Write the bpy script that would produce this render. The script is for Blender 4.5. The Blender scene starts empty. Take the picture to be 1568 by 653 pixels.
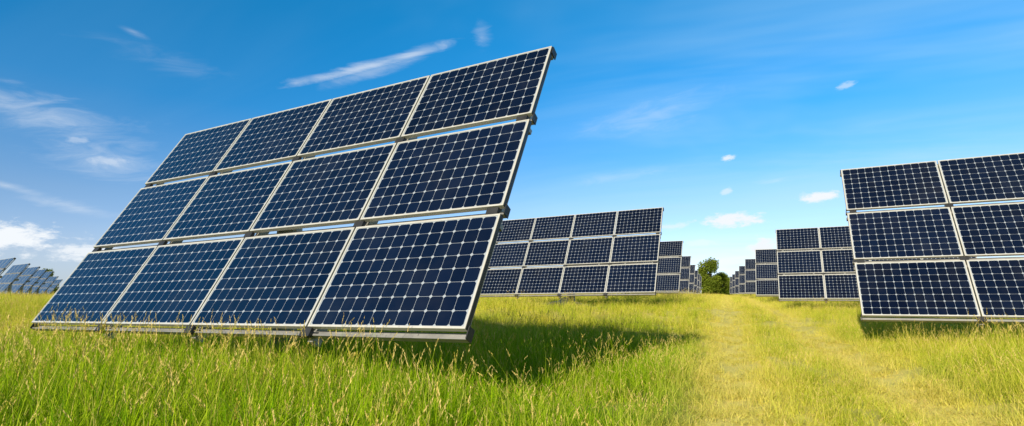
import bpy, bmesh, math, random
import numpy as np
from mathutils import Vector, Matrix
R = math.radians
rng = np.random.default_rng(7)
random.seed(7)
scn = bpy.context.scene
scn.view_settings.view_transform = 'Standard'
scn.view_settings.look = 'None'
scn.view_settings.exposure = 0
scn.cycles.max_bounces = 4
scn.cycles.diffuse_bounces = 3

# ------------------------------------------------------------- camera
cam = bpy.data.cameras.new('camera')
cam.sensor_width = 36; cam.lens = 36*847/1568
cam.clip_start = 0.05; cam.clip_end = 9000
co = bpy.data.objects.new('camera', cam)
co.location = (0, 0, 0.9); co.rotation_euler = (R(98.3), 0, 0)
scn.collection.objects.link(co); scn.camera = co

SUN_AZ, SUN_EL = 212.0, 28.0
sd = Vector((math.sin(R(SUN_AZ))*math.cos(R(SUN_EL)), math.cos(R(SUN_AZ))*math.cos(R(SUN_EL)), math.sin(R(SUN_EL))))
sl = bpy.data.lights.new('sun', 'SUN'); sl.energy = 5.0; sl.angle = R(0.5); sl.color = (1, 0.93, 0.79)
so = bpy.data.objects.new('sun', sl); so.rotation_euler = sd.to_track_quat('Z', 'Y').to_euler()
so.location = (-20, -30, 30)
scn.collection.objects.link(so)

# ------------------------------------------------------------- node helper
class NT:
    def __init__(s, tree): s.t = tree; s.n = tree.nodes; s.l = tree.links
    def new(s, typ, **k):
        nd = s.n.new(typ)
        for a, b in k.items(): setattr(nd, a, b)
        return nd
    def put(s, sock, v):
        if isinstance(v, bpy.types.NodeSocket): s.l.new(v, sock)
        elif v is not None:
            if isinstance(v, (tuple, list)) and len(v) == 3 and sock.type == 'RGBA': v = (*v, 1)
            sock.default_value = v
    def m(s, op, a, b=None, c=None, clamp=False):
        nd = s.new('ShaderNodeMath', operation=op, use_clamp=clamp)
        s.put(nd.inputs[0], a); s.put(nd.inputs[1], b); s.put(nd.inputs[2], c)
        return nd.outputs[0]
    def v(s, op, a, b=None):
        nd = s.new('ShaderNodeVectorMath', operation=op)
        s.put(nd.inputs[0], a); s.put(nd.inputs[1], b)
        return nd.outputs['Value'] if op in ('DOT_PRODUCT', 'LENGTH') else nd.outputs[0]
    def mix(s, f, a, b, mode='MIX'):
        nd = s.new('ShaderNodeMix', data_type='RGBA', blend_type=mode)
        s.put(nd.inputs[0], f); s.put(nd.inputs[6], a); s.put(nd.inputs[7], b)
        return nd.outputs[2]
    def noise(s, vec, scale, detail=4, rough=0.55, dist=0.0):
        nd = s.new('ShaderNodeTexNoise')
        s.put(nd.inputs['Vector'], vec); nd.inputs['Scale'].default_value = scale
        nd.inputs['Detail'].default_value = detail; nd.inputs['Roughness'].default_value = rough
        nd.inputs['Distortion'].default_value = dist
        return nd.outputs[0]
    def rng(s, v, a, b, c=0.0, d=1.0, smooth=True):
        nd = s.new('ShaderNodeMapRange', interpolation_type='SMOOTHSTEP' if smooth else 'LINEAR')
        s.put(nd.inputs[0], v)
        for i, x in enumerate((a, b, c, d)): nd.inputs[i+1].default_value = x
        return nd.outputs[0]
    def xyz(s, x, y, z):
        nd = s.new('ShaderNodeCombineXYZ'); s.put(nd.inputs[0], x); s.put(nd.inputs[1], y); s.put(nd.inputs[2], z)
        return nd.outputs[0]

def mat(name):
    m = bpy.data.materials.new(name); m.use_nodes = True
    nt = NT(m.node_tree); nt.n.clear()
    out = nt.new('ShaderNodeOutputMaterial')
    return m, nt, out
def pbsdf(nt, out, col, rough=0.5, metal=0.0, **k):
    b = nt.new('ShaderNodeBsdfPrincipled')
    nt.put(b.inputs['Base Color'], col); nt.put(b.inputs['Roughness'], rough); nt.put(b.inputs['Metallic'], metal)
    for a, v in k.items(): nt.put(b.inputs[a], v)
    nt.l.new(b.outputs[0], out.inputs[0]); return b

# ------------------------------------------------------------- world sky + clouds
w = bpy.data.worlds.new('World'); scn.world = w; w.use_nodes = True
w.cycles.sampling_method = 'MANUAL'; w.cycles.sample_map_resolution = 256
nt = NT(w.node_tree); nt.n.clear()
wo = nt.new('ShaderNodeOutputWorld'); bg = nt.new('ShaderNodeBackground')
nt.l.new(bg.outputs[0], wo.inputs[0])
sky = nt.new('ShaderNodeTexSky', sky_type='NISHITA')
sky.sun_disc = False; sky.sun_elevation = R(SUN_EL); sky.sun_rotation = R(SUN_AZ)
sky.air_density = 1.0; sky.dust_density = 0.2; sky.ozone_density = 2.5; sky.altitude = 100
tc = nt.new('ShaderNodeTexCoord'); n = nt.v('NORMALIZE', tc.outputs['Generated'])
sp = nt.new('ShaderNodeSeparateXYZ'); nt.l.new(n, sp.inputs[0])
# clear-air colour balance by elevation (deep blue aloft, pale cyan at the horizon)
cr = nt.new('ShaderNodeValToRGB'); nt.l.new(nt.m('MULTIPLY', nt.m('MAXIMUM', sp.outputs[2], 0.0), 2.0), cr.inputs[0])
el = cr.color_ramp.elements
el[0].position = 0.0; el[0].color = (0.47, 0.59, 0.96, 1)
el[1].position = 1.0; el[1].color = (0.010, 0.76, 1.05, 1)
for p_, c_ in ((0.12, (0.64, 0.65, 0.86, 1)), (0.3, (0.53, 0.66, 0.83, 1)), (0.6, (0.13, 0.66, 0.95, 1))):
    e_ = el.new(p_); e_.color = c_
col = nt.mix(1.0, sky.outputs[0], cr.outputs[0], 'MULTIPLY')
side = nt.rng(nt.m('ADD', sp.outputs[0], nt.m('MULTIPLY', sp.outputs[2], -0.4)), -0.8, 0.6, 1.85, 2.5, False)
# sky overhead / behind is dimmed by hand to cut fill and deepen shadows
dim = nt.m('MULTIPLY', nt.rng(sp.outputs[1], -0.3, 0.25, 0.25, 1.0), nt.rng(sp.outputs[2], 0.48, 0.8, 1.0, 0.38))
vm = nt.new('ShaderNodeVectorMath', operation='SCALE'); nt.l.new(col, vm.inputs[0]); nt.l.new(nt.m('MULTIPLY', side, dim), vm.inputs['Scale'])
col = vm.outputs[0]
AZ = nt.m('MULTIPLY', nt.m('ARCTAN2', sp.outputs[0], sp.outputs[1]), 57.2958)
EL = nt.m('MULTIPLY', nt.m('ARCSINE', sp.outputs[2]), 57.2958)
AE = nt.xyz(AZ, EL, 0.0)
ncum = nt.noise(nt.xyz(nt.m('MULTIPLY', AZ, 0.6), nt.m('MULTIPLY', EL, 1.3), 2.0), 1.0, 5, 0.66)
nwis = nt.noise(nt.xyz(nt.m('ADD', nt.m('MULTIPLY', AZ, 0.22), nt.m('MULTIPLY', EL, 0.05)), nt.m('SUBTRACT', nt.m('MULTIPLY', EL, 0.85), nt.m('MULTIPLY', AZ, 0.12)), 5.0), 1.0, 6, 0.64, 0.7)
def rad(az, el_, hw, hh, rot):
    mp = nt.new('ShaderNodeMapping', vector_type='TEXTURE')
    nt.l.new(AE, mp.inputs[0]); mp.inputs['Location'].default_value = (az, el_, 0)
    mp.inputs['Rotation'].default_value = (0, 0, R(rot)); mp.inputs['Scale'].default_value = (hw, hh, 1)
    return nt.v('LENGTH', mp.outputs[0])
def group(lst, nz, gain, soft, bias):
    tot = None
    base = nt.m('MULTIPLY_ADD', nz, gain, bias-0.5*gain)
    for az, e_, hw, hh, rot, op in lst:
        f = nt.rng(nt.m('SUBTRACT', base, rad(az, e_, hw, hh, rot)), 0.0, soft, 0.0, op)
        tot = f if tot is None else nt.m('MAXIMUM', tot, f)
    return tot
CLOUD = (10.6, 11.1, 11.6)
cum = group([(-42.5, 4.3, 4.8, 1.5, 0, 1.0), (-37.5, 3.4, 3.6, 0.9, 0, 0.85), (29.2, 8.7, 2.4, 0.7, 0, 1.0),
             (21.8, 7.0, 4.0, 0.95, 2, 1.0), (24.6, 4.2, 2.0, 1.3, 0, 1.0), (21.8, 13.0, 1.0, 0.4, 5, 0.8),
             (21.5, 9.9, 0.8, 0.45, 20, 0.5), (32.3, 18.2, 1.2, 0.4, 5, 0.4),
             (16.3, 6.6, 2.4, 0.5, 0, 0.5), (19, 4.9, 2.0, 0.45, 0, 0.4), (-36.8, 11.0, 1.9, 0.5, 0, 0.3), (-39, 12.4, 1.1, 0.45, 8, 0.3)], ncum, 2.3, 0.65, 0.9)
wis = group([(-41, 13.9, 9.5, 2.6, -6, 0.45), (-37.5, 11.0, 6.5, 2.4, -8, 0.45), (-38.9, 7.0, 5.0, 0.8, -8, 0.5), (-43, 8.2, 4.0, 0.5, -14, 0.4), (-3.3, 25.9, 1.4, 2.0, 0, 0.25), (-36, 21.9, 1.8, 0.5, -8, 0.4),
             (26, 10.5, 2.5, 0.5, 4, 0.3), (12, 12.0, 8.0, 1.0, 5, 0.22), (14, 17.5, 11.0, 2.4, 8, 0.25), (-33, 20, 8, 1.6, -8, 0.12)], nwis, 2.0, 1.5, 0.85)
stk = group([(-15.9, 22.2, 9.8, 0.62, 18.5, 0.55), (-11.0, 23.8, 5.4, 0.75, 18.5, 0.55), (-15.0, 21.9, 6.5, 0.9, 20.0, 0.28)], nwis, 1.5, 1.1, 1.0)
den = nt.m('ADD', nt.m('MAXIMUM', sp.outputs[2], 0.0), 0.16)
px = nt.m('DIVIDE', sp.outputs[0], den); py = nt.m('DIVIDE', sp.outputs[1], den)
ci = nt.noise(nt.xyz(nt.m('MULTIPLY', px, 0.55), nt.m('ADD', nt.m('MULTIPLY', py, 1.3), nt.m('MULTIPLY', px, 0.5)), 3.1), 1.1, 4, 0.6, 0.8)
ci = nt.m('MULTIPLY', nt.rng(ci, 0.30, 0.8), nt.rng(sp.outputs[0], -0.3, 0.6, 0.04, 0.5))
col = nt.mix(ci, col, (6.2, 9.2, 11.2))
col = nt.mix(wis, col, CLOUD)
col = nt.mix(stk, col, CLOUD)
col = nt.mix(cum, col, CLOUD)
nt.l.new(col, bg.inputs[0]); bg.inputs[1].default_value = 0.086

# ------------------------------------------------------------- terrain
def sstep(a, b, x):
    t = np.clip((x-a)/(b-a), 0, 1); return t*t*(3-2*t)
def terr(x, y):
    x = np.asarray(x, float); y = np.asarray(y, float)
    q = 0.934*x-0.358*y
    h = 0.45*sstep(9, 18, y)*(1-0.55*sstep(-1.0, 2.5, q)*(1-sstep(25, 50, y)))
    h = h - 0.10*sstep(30, 80, y)
    near = np.exp(-(x*x+y*y)/(60.0**2))
    h = h + near*0.035*(np.sin(x*1.3+0.7*y)*np.cos(y*0.9-0.4*x)) + 0.02*near*np.sin(x*3.1)*np.sin(y*2.7+1)
    for rq in (0.0, 1.56):
        h = h - 0.06*np.exp(-((q-rq)/0.24)**2)*near
    return h
def axis(hi):
    a = [0.0]; s = 0.35
    while a[-1] < hi:
        if a[-1] > 22: s *= 1.13
        a.append(a[-1]+s)
    return np.array(a)
pos = axis(4000); xs = np.concatenate([-pos[:0:-1], pos]); ys = xs
X, Y = np.meshgrid(xs, ys); Z = terr(X, Y)
nx, ny = len(xs), len(ys)
V = np.stack([X.ravel(), Y.ravel(), Z.ravel()], 1)
i = np.arange(nx*ny).reshape(ny, nx)
F = np.stack([i[:-1, :-1].ravel(), i[:-1, 1:].ravel(), i[1:, 1:].ravel(), i[1:, :-1].ravel()], 1)
me = bpy.data.meshes.new('ground'); me.from_pydata(V.tolist(), [], F.tolist())
me.polygons.foreach_set('use_smooth', [True]*len(me.polygons))
ground = bpy.data.objects.new('ground', me); scn.collection.objects.link(ground)

def field_colours(nt, P):
    """returns 0 green .. 1 straw factor from world position"""
    s = nt.new('ShaderNodeSeparateXYZ'); nt.l.new(P, s.inputs[0])
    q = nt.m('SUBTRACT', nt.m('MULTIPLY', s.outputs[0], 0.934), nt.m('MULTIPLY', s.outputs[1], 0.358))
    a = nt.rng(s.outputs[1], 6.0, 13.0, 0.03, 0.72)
    b = nt.rng(q, -1.1, 0.7, 0.03, 0.66)  # green front-left, kept over the main array's shadow to deepen its shade in colour
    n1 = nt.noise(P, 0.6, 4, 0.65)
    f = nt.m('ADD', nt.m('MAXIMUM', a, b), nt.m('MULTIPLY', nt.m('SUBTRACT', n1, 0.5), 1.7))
    rut = nt.m('POWER', 2.718, nt.m('MULTIPLY', nt.m('POWER', nt.m('MULTIPLY', nt.m('ABSOLUTE', nt.m('SUBTRACT', nt.m('ABSOLUTE', nt.m('SUBTRACT', q, 0.78)), 0.78)), 2.6), 2.0), -1.0))
    f = nt.m('ADD', f, nt.m('MULTIPLY', rut, 0.8))
    return nt.m('ADD', f, 0.0, clamp=True), rut

m_ground, nt, out = mat('meadow_soil')
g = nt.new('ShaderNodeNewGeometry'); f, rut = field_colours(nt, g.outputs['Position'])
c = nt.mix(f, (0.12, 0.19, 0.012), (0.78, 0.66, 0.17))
nz = nt.noise(g.outputs['Position'], 9, 4, 0.7)
c = nt.mix(nt.rng(nz, 0.35, 0.7), nt.mix(0.25, c, (0.18, 0.15, 0.05)), c)
b = pbsdf(nt, out, c, 0.95, **{'Specular IOR Level': 0.1})
me.materials.append(m_ground)

# ------------------------------------------------------------- grass
m_grass, nt, out = mat('grass_blade')
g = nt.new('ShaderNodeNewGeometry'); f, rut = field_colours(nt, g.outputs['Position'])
at = nt.new('ShaderNodeAttribute', attribute_name='tint'); tint = at.outputs['Fac']
oi = nt.new('ShaderNodeObjectInfo')
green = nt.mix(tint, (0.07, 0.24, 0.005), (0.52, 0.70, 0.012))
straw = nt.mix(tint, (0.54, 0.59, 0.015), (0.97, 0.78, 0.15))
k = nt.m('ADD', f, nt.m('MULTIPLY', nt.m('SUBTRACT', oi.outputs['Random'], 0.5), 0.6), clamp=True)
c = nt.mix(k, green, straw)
c = nt.mix(nt.m('MULTIPLY', rut, 0.5), c, (0.95, 0.80, 0.26))
dry = nt.m('GREATER_THAN', tint, 0.91)
c = nt.mix(nt.m('MULTIPLY', dry, 0.75), c, (0.88, 0.67, 0.20))
d1 = nt.new('ShaderNodeBsdfDiffuse'); nt.put(d1.inputs[0], c)
d2 = nt.new('ShaderNodeBsdfTranslucent'); nt.put(d2.inputs[0], nt.mix(0.3, c, (0.60, 0.72, 0.02)))
ms = nt.new('ShaderNodeMixShader'); ms.inputs[0].default_value = 0.24
nt.l.new(d1.outputs[0], ms.inputs[1]); nt.l.new(d2.outputs[0], ms.inputs[2])
nt.l.new(ms.outputs[0], out.inputs[0])

m_seed, nt, out = mat('grass_seed_head')
at = nt.new('ShaderNodeAttribute', attribute_name='tint')
c = nt.mix(at.outputs['Fac'], (0.60, 0.48, 0.07), (0.92, 0.68, 0.26))
d1 = nt.new('ShaderNodeBsdfDiffuse'); nt.put(d1.inputs[0], c)
nt.l.new(d1.outputs[0], out.inputs[0])

def tuft(name, nbl, rad, hmean, wid, nseed, seed, seg=4):
    r = random.Random(seed); vs = []; fs = []; tn = []; mi = []
    def ribbon(base, az, h, lean, curl, w0, t, m=0, taper=True, seg=seg):
        dx, dy = math.cos(az), math.sin(az); sx, sy = -dy, dx
        tw = r.uniform(-0.6, 0.6); sx, sy = sx*math.cos(tw)-sy*math.sin(tw), sx*math.sin(tw)+sy*math.cos(tw)
        b0 = len(vs); p = Vector(base); a = lean
        L = h/seg
        for s in range(seg+1):
            u = s/seg; ww = w0*(1-u**1.6)*0.5+0.0004 if taper else w0*0.5
            vs.append((p.x-sx*ww, p.y-sy*ww, p.z)); vs.append((p.x+sx*ww, p.y+sy*ww, p.z)); tn.extend([t, t])
            if s < seg:
                fs.append((b0+2*s, b0+2*s+1, b0+2*s+3, b0+2*s+2)); mi.append(m)
                p = p+Vector((dx*math.sin(a), dy*math.sin(a), math.cos(a)))*L
                a += curl/seg
        return p, (dx, dy), a
    for _ in range(nbl):
        a = r.uniform(0, 6.283); rr = rad*math.sqrt(r.random())
        ribbon((rr*math.cos(a), rr*math.sin(a), -0.02), r.uniform(0, 6.283), hmean*r.uniform(0.35, 1.25), r.uniform(0.0, 0.4),
               r.uniform(0.1, 1.8), wid*r.uniform(0.6, 1.4), r.random())
    for _ in range(nseed):
        a = r.uniform(0, 6.283); rr = rad*math.sqrt(r.random()); t = r.random()
        h = hmean*r.uniform(0.9, 1.4); az = r.uniform(0, 6.283)
        p, d, aa = ribbon((rr*math.cos(a), rr*math.sin(a), 0), az, h, r.uniform(0, 0.25), r.uniform(0.05, 0.6), wid*0.34, 0.74+0.18*t, 0, False)
        n = 14; L = r.uniform(0.05, 0.10); up = Vector((d[0]*math.sin(aa), d[1]*math.sin(aa), math.cos(aa)))
        for q in range(n):
            u = q/n; bp_ = p+up*(L*u)-up*L*0.25
            sa = r.uniform(0, 6.283); sp_ = (1-u)*0.009+0.003
            o = Vector((math.cos(sa), math.sin(sa), 0.9))*sp_
            b0 = len(vs); sd_ = Vector((-math.sin(sa), math.cos(sa), 0))*0.0019
            tip = bp_+o+up*0.009
            vs.extend([tuple(bp_), tuple(bp_*0.5+tip*0.5+sd_), tuple(tip), tuple(bp_*0.5+tip*0.5-sd_)])
            tn.extend([t]*4); fs.append((b0, b0+1, b0+2, b0+3)); mi.append(1)
    me = bpy.data.meshes.new(name); me.from_pydata(vs, [], fs)
    me.polygons.foreach_set('material_index', mi)
    at = me.attributes.new('tint', 'FLOAT', 'POINT'); at.data.foreach_set('value', tn)
    me.materials.append(m_grass); me.materials.append(m_seed)
    return bpy.data.objects.new(name, me)
tcoll = bpy.data.collections.new('grass_tufts')
for k in range(5): tcoll.objects.link(tuft('tuft_a%d' % k, 70, 0.16, 0.40, 0.0052, 1, 10+k))       # 0-4 leafy
for k in range(4): tcoll.objects.link(tuft('tuft_b%d' % k, 44, 0.20, 0.42, 0.0046, 12, 30+k))      # 5-8 seedy
for k in range(3): tcoll.objects.link(tuft('tuft_c%d' % k, 80, 0.45, 0.38, 0.013, 20, 50+k, 3))    # 9-11 far, wide
pts = []; rot = []; scl = []; idx = []
def lown(x, y, s=1.0):
    return (np.sin(x*1.7*s+1.3*np.sin(y*0.9*s))+np.sin(y*2.1*s+1.1*np.sin(x*1.3*s)+2)+np.sin((x+y)*0.83*s))/3
def scatter(r0, r1, dens, far=False, wide=58):
    area = R(2*wide)/2*(r1*r1-r0*r0); N = int(area*dens)
    a = np.radians(rng.uniform(-wide, wide, N)); rr = np.sqrt(rng.uniform(r0*r0, r1*r1, N))
    x = rr*np.sin(a); y = rr*np.cos(a)
    q = 0.934*x-0.358*y
    tall = (1-sstep(-2.1, -1.1, q))*(1-sstep(7, 11, rr))
    h = 0.60+0.26*lown(x, y)+0.17*lown(x+7, y-3, 3.1)+0.46*tall
    h = h+0.08*(1-sstep(2.0, 4.5, rr))
    rut = np.exp(-((q)/0.33)**2)+np.exp(-((q-1.56)/0.33)**2)
    mid = np.exp(-((q-0.78)/1.6)**4)
    h = h*(1-0.34*mid)*(1-0.62*rut*np.clip(1.0+0.25*lown(x*2, y*2), 0, 1))
    h = h+0.12*sstep(16, 30, rr)
    h = np.where((x-1.9)**2/4+(y-20.5)**2/4 < 1, h*0.25, h)
    h = np.clip(h*rng.uniform(0.6, 1.35, N), 0.16, 1.26)
    wsc = np.sqrt(np.clip(h, 0.45, 1))*rng.uniform(0.85, 1.15, N)*(1.0+(0.9*sstep(50, 140, rr) if far else 0.0))
    seedy = (0.34+0.28*lown(x*0.6+3, y*0.6)+0.10*sstep(0.5, 3.0, q))*(1-0.6*tall)
    ty = rng.integers(9, 12, N) if far else np.where(rng.random(N) < seedy, rng.integers(5, 9, N), rng.integers(0, 5, N))
    z = terr(x, y)
    pts.append(np.stack([x, y, z], 1))
    rot.append(np.stack([rng.normal(0.0, 0.14, N), rng.normal(0.05, 0.14, N), rng.uniform(0, 6.283, N)], 1))
    scl.append(np.stack([wsc, wsc, h], 1)); idx.append(ty)
scatter(1.25, 7, 46); scatter(7, 14, 28); scatter(14, 26, 14)
scatter(26, 60, 3.0, True); scatter(60, 170, 0.7, True, 52)
pts = np.concatenate(pts); rot = np.concatenate(rot); scl = np.concatenate(scl); idx = np.concatenate(idx)
me = bpy.data.meshes.new('grass'); me.from_pydata(pts.tolist(), [], [])
for nm, arr in (('erot', rot), ('escl', scl)):
    at = me.attributes.new(nm, 'FLOAT_VECTOR', 'POINT'); at.data.foreach_set('vector', arr.astype(np.float32).ravel())
at = me.attributes.new('eidx', 'INT', 'POINT'); at.data.foreach_set('value', idx.astype(np.int32))
grass = bpy.data.objects.new('grass', me); scn.collection.objects.link(grass)
gn = bpy.data.node_groups.new('grass_instancer', 'GeometryNodeTree')
gn.interface.new_socket('Geometry', in_out='INPUT', socket_type='NodeSocketGeometry')
gn.interface.new_socket('Geometry', in_out='OUTPUT', socket_type='NodeSocketGeometry')
gi = gn.nodes.new('NodeGroupInput'); go = gn.nodes.new('NodeGroupOutput')
iop = gn.nodes.new('GeometryNodeInstanceOnPoints'); ci_ = gn.nodes.new('GeometryNodeCollectionInfo')
ci_.inputs['Collection'].default_value = tcoll; ci_.inputs['Separate Children'].default_value = True; ci_.inputs['Reset Children'].default_value = True
def na(nm, dt):
    q = gn.nodes.new('GeometryNodeInputNamedAttribute'); q.data_type = dt; q.inputs['Name'].default_value = nm
    return next(o for o in q.outputs if o.enabled and o.name == 'Attribute')
e2r = gn.nodes.new('FunctionNodeEulerToRotation')
L = gn.links.new
L(gi.outputs[0], iop.inputs['Points']); L(ci_.outputs[0], iop.inputs['Instance'])
iop.inputs['Pick Instance'].default_value = True
L(na('eidx', 'INT'), iop.inputs['Instance Index'])
L(na('erot', 'FLOAT_VECTOR'), e2r.inputs[0]); L(e2r.outputs[0], iop.inputs['Rotation'])
L(na('escl', 'FLOAT_VECTOR'), iop.inputs['Scale']); L(iop.outputs[0], go.inputs[0])
md = grass.modifiers.new('instances', 'NODES'); md.node_group = gn
print('tufts', len(pts))

# ------------------------------------------------------------- solar arrays
MW, MH, GX, GY, LIP = 1.559, 1.046, 0.021, 0.089, 0.017
NC, NR = 4, 3
TW = NC*MW+(NC-1)*GX; TH = NR*MH+(NR-1)*GY
m_cell, nt, out = mat('solar_cells_under_glass')
uv = nt.new('ShaderNodeUVMap'); uv.uv_map = 'UVMap'
s = nt.new('ShaderNodeSeparateXYZ'); nt.l.new(uv.outputs[0], s.inputs[0]); U, Vv = s.outputs[0], s.outputs[1]
ax = nt.m('ABSOLUTE', nt.m('SUBTRACT', nt.m('FRACT', U), 0.5)); ay = nt.m('ABSOLUTE', nt.m('SUBTRACT', nt.m('FRACT', Vv), 0.5))
line = nt.m('GREATER_THAN', nt.m('MAXIMUM', ax, ay), 0.490)
corner = nt.m('GREATER_THAN', nt.m('ADD', ax, ay), 0.860)
Um = nt.m('MODULO', U, 20.0); Vm = nt.m('MODULO', Vv, 20.0)
bx = nt.m('GREATER_THAN', nt.m('ABSOLUTE', nt.m('SUBTRACT', Um, 7.0)), 6.0); by = nt.m('GREATER_THAN', nt.m('ABSOLUTE', nt.m('SUBTRACT', Vm, 5.0)), 4.0)
white = nt.m('MAXIMUM', nt.m('MAXIMUM', line, corner), nt.m('MAXIMUM', bx, by))
wn = nt.new('ShaderNodeTexWhiteNoise', noise_dimensions='3D')
nt.l.new(nt.xyz(nt.m('FLOOR', U), nt.m('FLOOR', Vv), 0.0), wn.inputs[0])
wn2 = nt.new('ShaderNodeTexWhiteNoise', noise_dimensions='3D')
nt.l.new(nt.xyz(nt.m('FLOOR', nt.m('DIVIDE', U, 20)), nt.m('FLOOR', nt.m('DIVIDE', Vv, 20)), 0.5), wn2.inputs[0])
cellc = nt.mix(nt.m('ADD', nt.m('MULTIPLY', wn.outputs[0], 0.5), nt.m('MULTIPLY', wn2.outputs[0], 0.5)), (0.002, 0.005, 0.018), (0.005, 0.012, 0.038))
tcn = nt.new('ShaderNodeTexCoord')
dust = nt.noise(tcn.outputs['Object'], 1.7, 4, 0.65)
c = nt.mix(white, cellc, (0.42, 0.46, 0.50))
c = nt.mix(nt.rng(dust, 0.4, 0.8, 0.0, 0.02), c, (0.45, 0.42, 0.36))
pbsdf(nt, out, c, nt.rng(dust, 0.3, 0.7, 0.07, 0.14), 0.0, **{'Specular IOR Level': 0.6})

def metal(name, c0, c1, rough, metallic, sc=6):
    m, nt, out = mat(name); tcn = nt.new('ShaderNodeTexCoord')
    nz = nt.noise(tcn.outputs['Object'], sc, 4, 0.6)
    pbsdf(nt, out, nt.mix(nz, c0, c1), nt.rng(nz, 0.2, 0.8, rough-.08, rough+.12), metallic)
    return m
m_frame = metal('anodised_aluminium_frame', (0.64, 0.60, 0.52), (0.78, 0.74, 0.65), 0.40, 0.25)
m_rail = metal('galvanised_steel', (0.24, 0.23, 0.21), (0.42, 0.40, 0.36), 0.5, 0.5)
m_dark = metal('dark_clamp_and_end_shade', (0.02, 0.02, 0.022), (0.05, 0.05, 0.05), 0.5, 0.2)

def box(bm, x0, x1, y0, y1, z0, z1):
    bmesh.ops.create_cube(bm, size=1, matrix=Matrix.Translation(((x0+x1)/2, (y0+y1)/2, (z0+z1)/2)) @ Matrix.Diagonal((x1-x0, y1-y0, z1-z0, 1)))
def tube(bm, p0, p1, rad, seg=16):
    p0, p1 = Vector(p0), Vector(p1); d = p1-p0
    M = Matrix.Translation((p0+p1)/2) @ d.to_track_quat('Z', 'Y').to_matrix().to_4x4()
    bmesh.ops.create_cone(bm, cap_ends=True, segments=seg, radius1=rad, radius2=rad, depth=d.length, matrix=M)
def fin(bm, name, m):
    me = bpy.data.meshes.new(name); bm.to_mesh(me); bm.free(); me.materials.append(m); return me

# local frame: x to the right (0 = right edge, -TW = left edge), y up the slope, z out of the glass
bm = bmesh.new(); uvl = bm.loops.layers.uv.new('UVMap')
bf = bmesh.new(); bd = bmesh.new()
P = 0.1255
for cidx in range(NC):
    for r_ in range(NR):
        x0 = -TW+cidx*(MW+GX); y0 = r_*(MH+GY)
        ix0, ix1, iy0, iy1 = x0+LIP, x0+MW-LIP, y0+LIP, y0+MH-LIP
        v = [bm.verts.new(p) for p in ((ix0, iy0, -0.004), (ix1, iy0, -0.004), (ix1, iy1, -0.004), (ix0, iy1, -0.004))]
        f = bm.faces.new(v)
        mx = ((ix1-ix0)/P-12)/2; my = ((iy1-iy0)/P-8)/2
        uvs = ((1-mx, 1-my), (13+mx, 1-my), (13+mx, 9+my), (1-mx, 9+my))
        for lp, t in zip(f.loops, uvs): lp[uvl].uv = (t[0]+20*(cidx+1), t[1]+20*(r_+1))
        z0, z1 = -0.046, 0.0
        box(bf, x0, x0+MW, y0, y0+LIP, z0, z1); box(bf, x0, x0+MW, y0+MH-LIP, y0+MH, z0, z1)
        box(bf, x0, x0+LIP, y0+LIP, y0+MH-LIP, z0, z1-0.0005); box(bf, x0+MW-LIP, x0+MW, y0+LIP, y0+MH-LIP, z0, z1-0.0005)
        box(bf, ix0+0.001, ix1-0.001, iy0+0.001, iy1-0.001, -0.014, -0.008)
for r_ in range(NR):
    y0 = r_*(MH+GY)
    box(bd, 0.0, 0.003, y0, y0+MH, -0.048, -0.005); box(bd, -TW-0.003, -TW, y0, y0+MH, -0.048, -0.005)  # thin dark end strips paint in the shade of the frame sides
me_glass = fin(bm, 'pv_modules', m_cell); me_frame = fin(bf, 'module_frames', m_frame)
br = bmesh.new()
for r_ in range(NR):
    y0 = r_*(MH+GY)
    box(br, -TW-0.02, 0.0, y0-0.058, y0-0.040, -0.105, -0.050)
    box(br, -TW-0.02, 0.0, y0-0.040, y0+0.012, -0.105, -0.098)
    box(br, -TW-0.02, 0.0, y0+MH-0.11, y0+MH-0.06, -0.100, -0.048)
    x = -TW+0.3
    while x < -0.1:
        if r_ > 0: box(bd, x, x+0.13, y0-0.088, y0-0.060, -0.095, -0.055)
        x += 0.52
xr = [-0.10, -(MW+GX/2), -TW/2, -TW+MW+GX/2, -TW+0.10]
for k_, x in enumerate(xr):
    end = k_ in (0, 4)
    box(br, x-0.03, x+0.03, 0.06 if end else -0.09, TH+0.005, -0.16 if end else -0.20, -0.106)
    for r_ in range(NR):
        y0 = r_*(MH+GY)
        if end and r_ == 0: continue
        box(bd, x-0.055, x+0.055, y0-0.082, y0-0.006, -0.049, -0.012)
        box(br, x-0.04, x+0.04, y0-0.076, y0-0.059, -0.14, -0.05)
for x in (0.0, -TW):
    sx = 1 if x == 0 else -1
    for r_ in range(NR):
        y0 = r_*(MH+GY)
        box(bd, min(x+sx*0.004, x+sx*0.012), max(x+sx*0.004, x+sx*0.012), y0-0.06, y0+0.04, -0.11, -0.03)
    box(bd, min(x+sx*0.004, x+sx*0.012), max(x+sx*0.004, x+sx*0.012), TH-0.09, TH+0.01, -0.12, -0.02)
tube(br, (-TW+0.5, TH/2, -0.32), (-0.5, TH/2, -0.32), 0.10)
for x in xr[1:4]: box(br, x-0.05, x+0.05, TH/2-0.14, TH/2+0.14, -0.24, -0.205)
me_rail = fin(br, 'support_rails', m_rail); me_clamp_shade = fin(bd, 'clamps_and_end_shade', m_dark)

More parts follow.
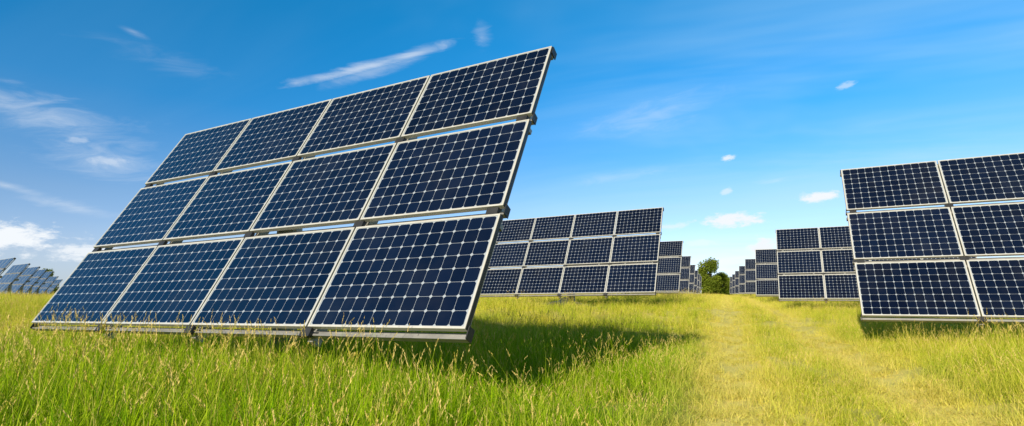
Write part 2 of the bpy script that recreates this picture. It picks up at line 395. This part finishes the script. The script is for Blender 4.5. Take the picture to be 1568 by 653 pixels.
def make_array(corner, roll_z, left=False, turn=0.0):
    r = Vector((0.8854, -0.4645, roll_z)).normalized()
    v0 = Vector((0.2276, 0.4637, 0.8563)); v = (v0-r*v0.dot(r)).normalized(); nrm = r.cross(v)
    M3 = Matrix((r, v, nrm)).transposed()
    if turn: M3 = Matrix.Rotation(R(turn), 3, 'Z') @ M3
    o = Vector(corner)
    if left: o = o+r*TW
    e = bpy.data.objects.new('solar_panel_array', None); e.empty_display_size = 0.5
    scn.collection.objects.link(e)
    cen = o+M3@Vector((-TW/2, TH/2, -0.32)); gz = float(terr(cen.x, cen.y))
    e.location = (cen.x, cen.y, gz)
    for me_ in (me_glass, me_frame, me_rail, me_clamp_shade):
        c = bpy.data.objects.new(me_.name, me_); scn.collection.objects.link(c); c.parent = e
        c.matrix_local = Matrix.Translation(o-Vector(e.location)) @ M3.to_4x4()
    bp_ = bmesh.new(); hz = cen.z-gz
    tube(bp_, (0, 0, -0.3), (0, 0, hz-0.08), 0.14, 20); tube(bp_, (0, 0, hz-0.16), (0, 0, hz-0.09), 0.2, 20)
    foot = Vector((0, 0, 0.75)); up = M3@Vector((0, -TH*0.3, 0.12))+Vector((0, 0, hz))
    tube(bp_, foot, up, 0.035, 10)
    pm = fin(bp_, 'post', m_rail); p = bpy.data.objects.new('post', pm); scn.collection.objects.link(p); p.parent = e
    return e
def ht(x, y, clr=0.55): return (x, y, float(terr(x, y))+clr)
make_array((-0.333, 3.997, 0.655), 0.0163)
make_array((4.325, 16.9, 0.95), 0.012)
for k in range(2, 8): make_array(ht(4.325+4.55*(k-1), 16.9+12.8*(k-1), 0.6), 0.0)
make_array((5.87, 9.42, 0.545), 0.006, True)
make_array((10.26, 21.5, 0.72), 0.004, True)
for k in range(2, 8): make_array(ht(5.87+4.4*k, 9.42+12.1*k, 0.6), 0.0, True)
for x, y in ((-41.8, 44), (-47.5, 52), (-51.6, 58), (-55.8, 64), (-60, 70), (-75.6, 90), (-70, 81), (-91, 110)):
    make_array(ht(x, y, 0.55), 0.0, turn=-10)

# ------------------------------------------------------------- sand heap
m_sand, nt, out = mat('sand'); tcn = nt.new('ShaderNodeTexCoord')
pbsdf(nt, out, nt.mix(nt.noise(tcn.outputs['Object'], 5, 4, 0.7), (0.42, 0.36, 0.24), (0.62, 0.55, 0.40)), 0.95)
bm = bmesh.new()
bmesh.ops.create_grid(bm, x_segments=40, y_segments=24, size=1)
for v in bm.verts:
    x, y = v.co.x, v.co.y; rr = math.sqrt(x*x+y*y)
    z = max(0, 1-rr)**0.8*(1+0.25*math.sin(x*7+1)*math.cos(y*6))
    v.co = Vector((x*1.1, y*0.8, z*0.30-0.02))
me = fin(bm, 'sand_pile', m_sand)
sp_ = bpy.data.objects.new('sand_pile', me); sp_.location = (1.9, 20.5, float(terr(1.9, 20.5))); scn.collection.objects.link(sp_)

# ------------------------------------------------------------- trees
m_bark, nt, out = mat('bark'); tcn = nt.new('ShaderNodeTexCoord')
pbsdf(nt, out, nt.mix(nt.noise(tcn.outputs['Object'], 8, 4, 0.7), (0.05, 0.035, 0.02), (0.14, 0.10, 0.07)), 0.9)
m_leaf, nt, out = mat('leaves')
at = nt.new('ShaderNodeAttribute', attribute_name='tint')
c = nt.mix(at.outputs['Fac'], (0.07, 0.14, 0.014), (0.32, 0.36, 0.04))
d1 = nt.new('ShaderNodeBsdfDiffuse'); nt.put(d1.inputs[0], c); d2 = nt.new('ShaderNodeBsdfTranslucent'); nt.put(d2.inputs[0], c)
ms = nt.new('ShaderNodeMixShader'); ms.inputs[0].default_value = 0.3
nt.l.new(d1.outputs[0], ms.inputs[1]); nt.l.new(d2.outputs[0], ms.inputs[2]); nt.l.new(ms.outputs[0], out.inputs[0])
def tree(name, x, y, H, W, seed, trunk=0.25, leaves=9000):
    r = random.Random(seed); vs = []; fs = []; mi = []; tn = []
    def limb(p0, p1, r0, r1, seg=7):
        p0, p1 = Vector(p0), Vector(p1); q = (p1-p0).to_track_quat('Z', 'Y'); b0 = len(vs)
        for p, rr in ((p0, r0), (p1, r1)):
            for k in range(seg):
                a = 6.283*k/seg; vs.append(tuple(p+q@Vector((rr*math.cos(a), rr*math.sin(a), 0)))); tn.append(0)
        for k in range(seg):
            fs.append((b0+k, b0+(k+1) % seg, b0+seg+(k+1) % seg, b0+seg+k)); mi.append(0)
    limb((0, 0, -0.3), (0, 0, H*0.45), W*0.045, W*0.03); limb((0, 0, H*0.45), (W*.05, 0, H*0.85), W*0.03, W*0.01)
    cl = []
    for k in range(34):
        a = r.uniform(0, 6.283); u = r.uniform(trunk, 0.92)
        prof = math.sin(math.pi*min(1, (u-trunk+0.16)/(1.05-trunk+0.16)))**0.55
        rr = W*0.5*prof*r.uniform(0.3, 1.0)*0.75
        c = Vector((rr*math.cos(a), rr*math.sin(a), H*u)); cl.append((c, W*r.uniform(0.13, 0.22), r.random()))
        limb((0, 0, H*u*r.uniform(0.45, 0.7)), c, W*0.014, W*0.005, 5)
    for _ in range(leaves):
        c, s, t = r.choice(cl)
        d = Vector((r.gauss(0, 1), r.gauss(0, 1), r.gauss(0, 0.8))).normalized()*s*r.uniform(0.4, 1.1)
        p = c+d; z = W*r.uniform(0.016, 0.034)
        a = Vector((r.gauss(0, 1), r.gauss(0, 1), r.gauss(0, 1))).normalized(); b = a.orthogonal().normalized()
        b0 = len(vs); vs.extend([tuple(p-a*z), tuple(p+b*z*.6), tuple(p+a*z), tuple(p-b*z*.6)])
        tt = min(1, max(0, t*0.6+r.random()*0.4)); tn.extend([tt]*4); fs.append((b0, b0+1, b0+2, b0+3)); mi.append(1)
    me = bpy.data.meshes.new(name); me.from_pydata(vs, [], fs); me.polygons.foreach_set('material_index', mi)
    at = me.attributes.new('tint', 'FLOAT', 'POINT'); at.data.foreach_set('value', tn)
    me.materials.append(m_bark); me.materials.append(m_leaf)
    o = bpy.data.objects.new(name, me); o.location = (x, y, float(terr(x, y))); scn.collection.objects.link(o)
tree('broadleaf_tree', 53.2, 150, 9.4, 8.2, 3, 0.06, 16000)
tree('broadleaf_tree', 58.5, 156, 6.2, 6.4, 5, 0.05)
tree('broadleaf_tree', 65.5, 170, 5.2, 7.2, 9, 0.05)
tree('broadleaf_tree', -126, 150, 7.0, 5.0, 11, 0.15)
tree('broadleaf_tree', -139, 158, 7.8, 6.5, 12, 0.1)
tree('bush', -168, 200, 4.0, 10.0, 13, 0.02)
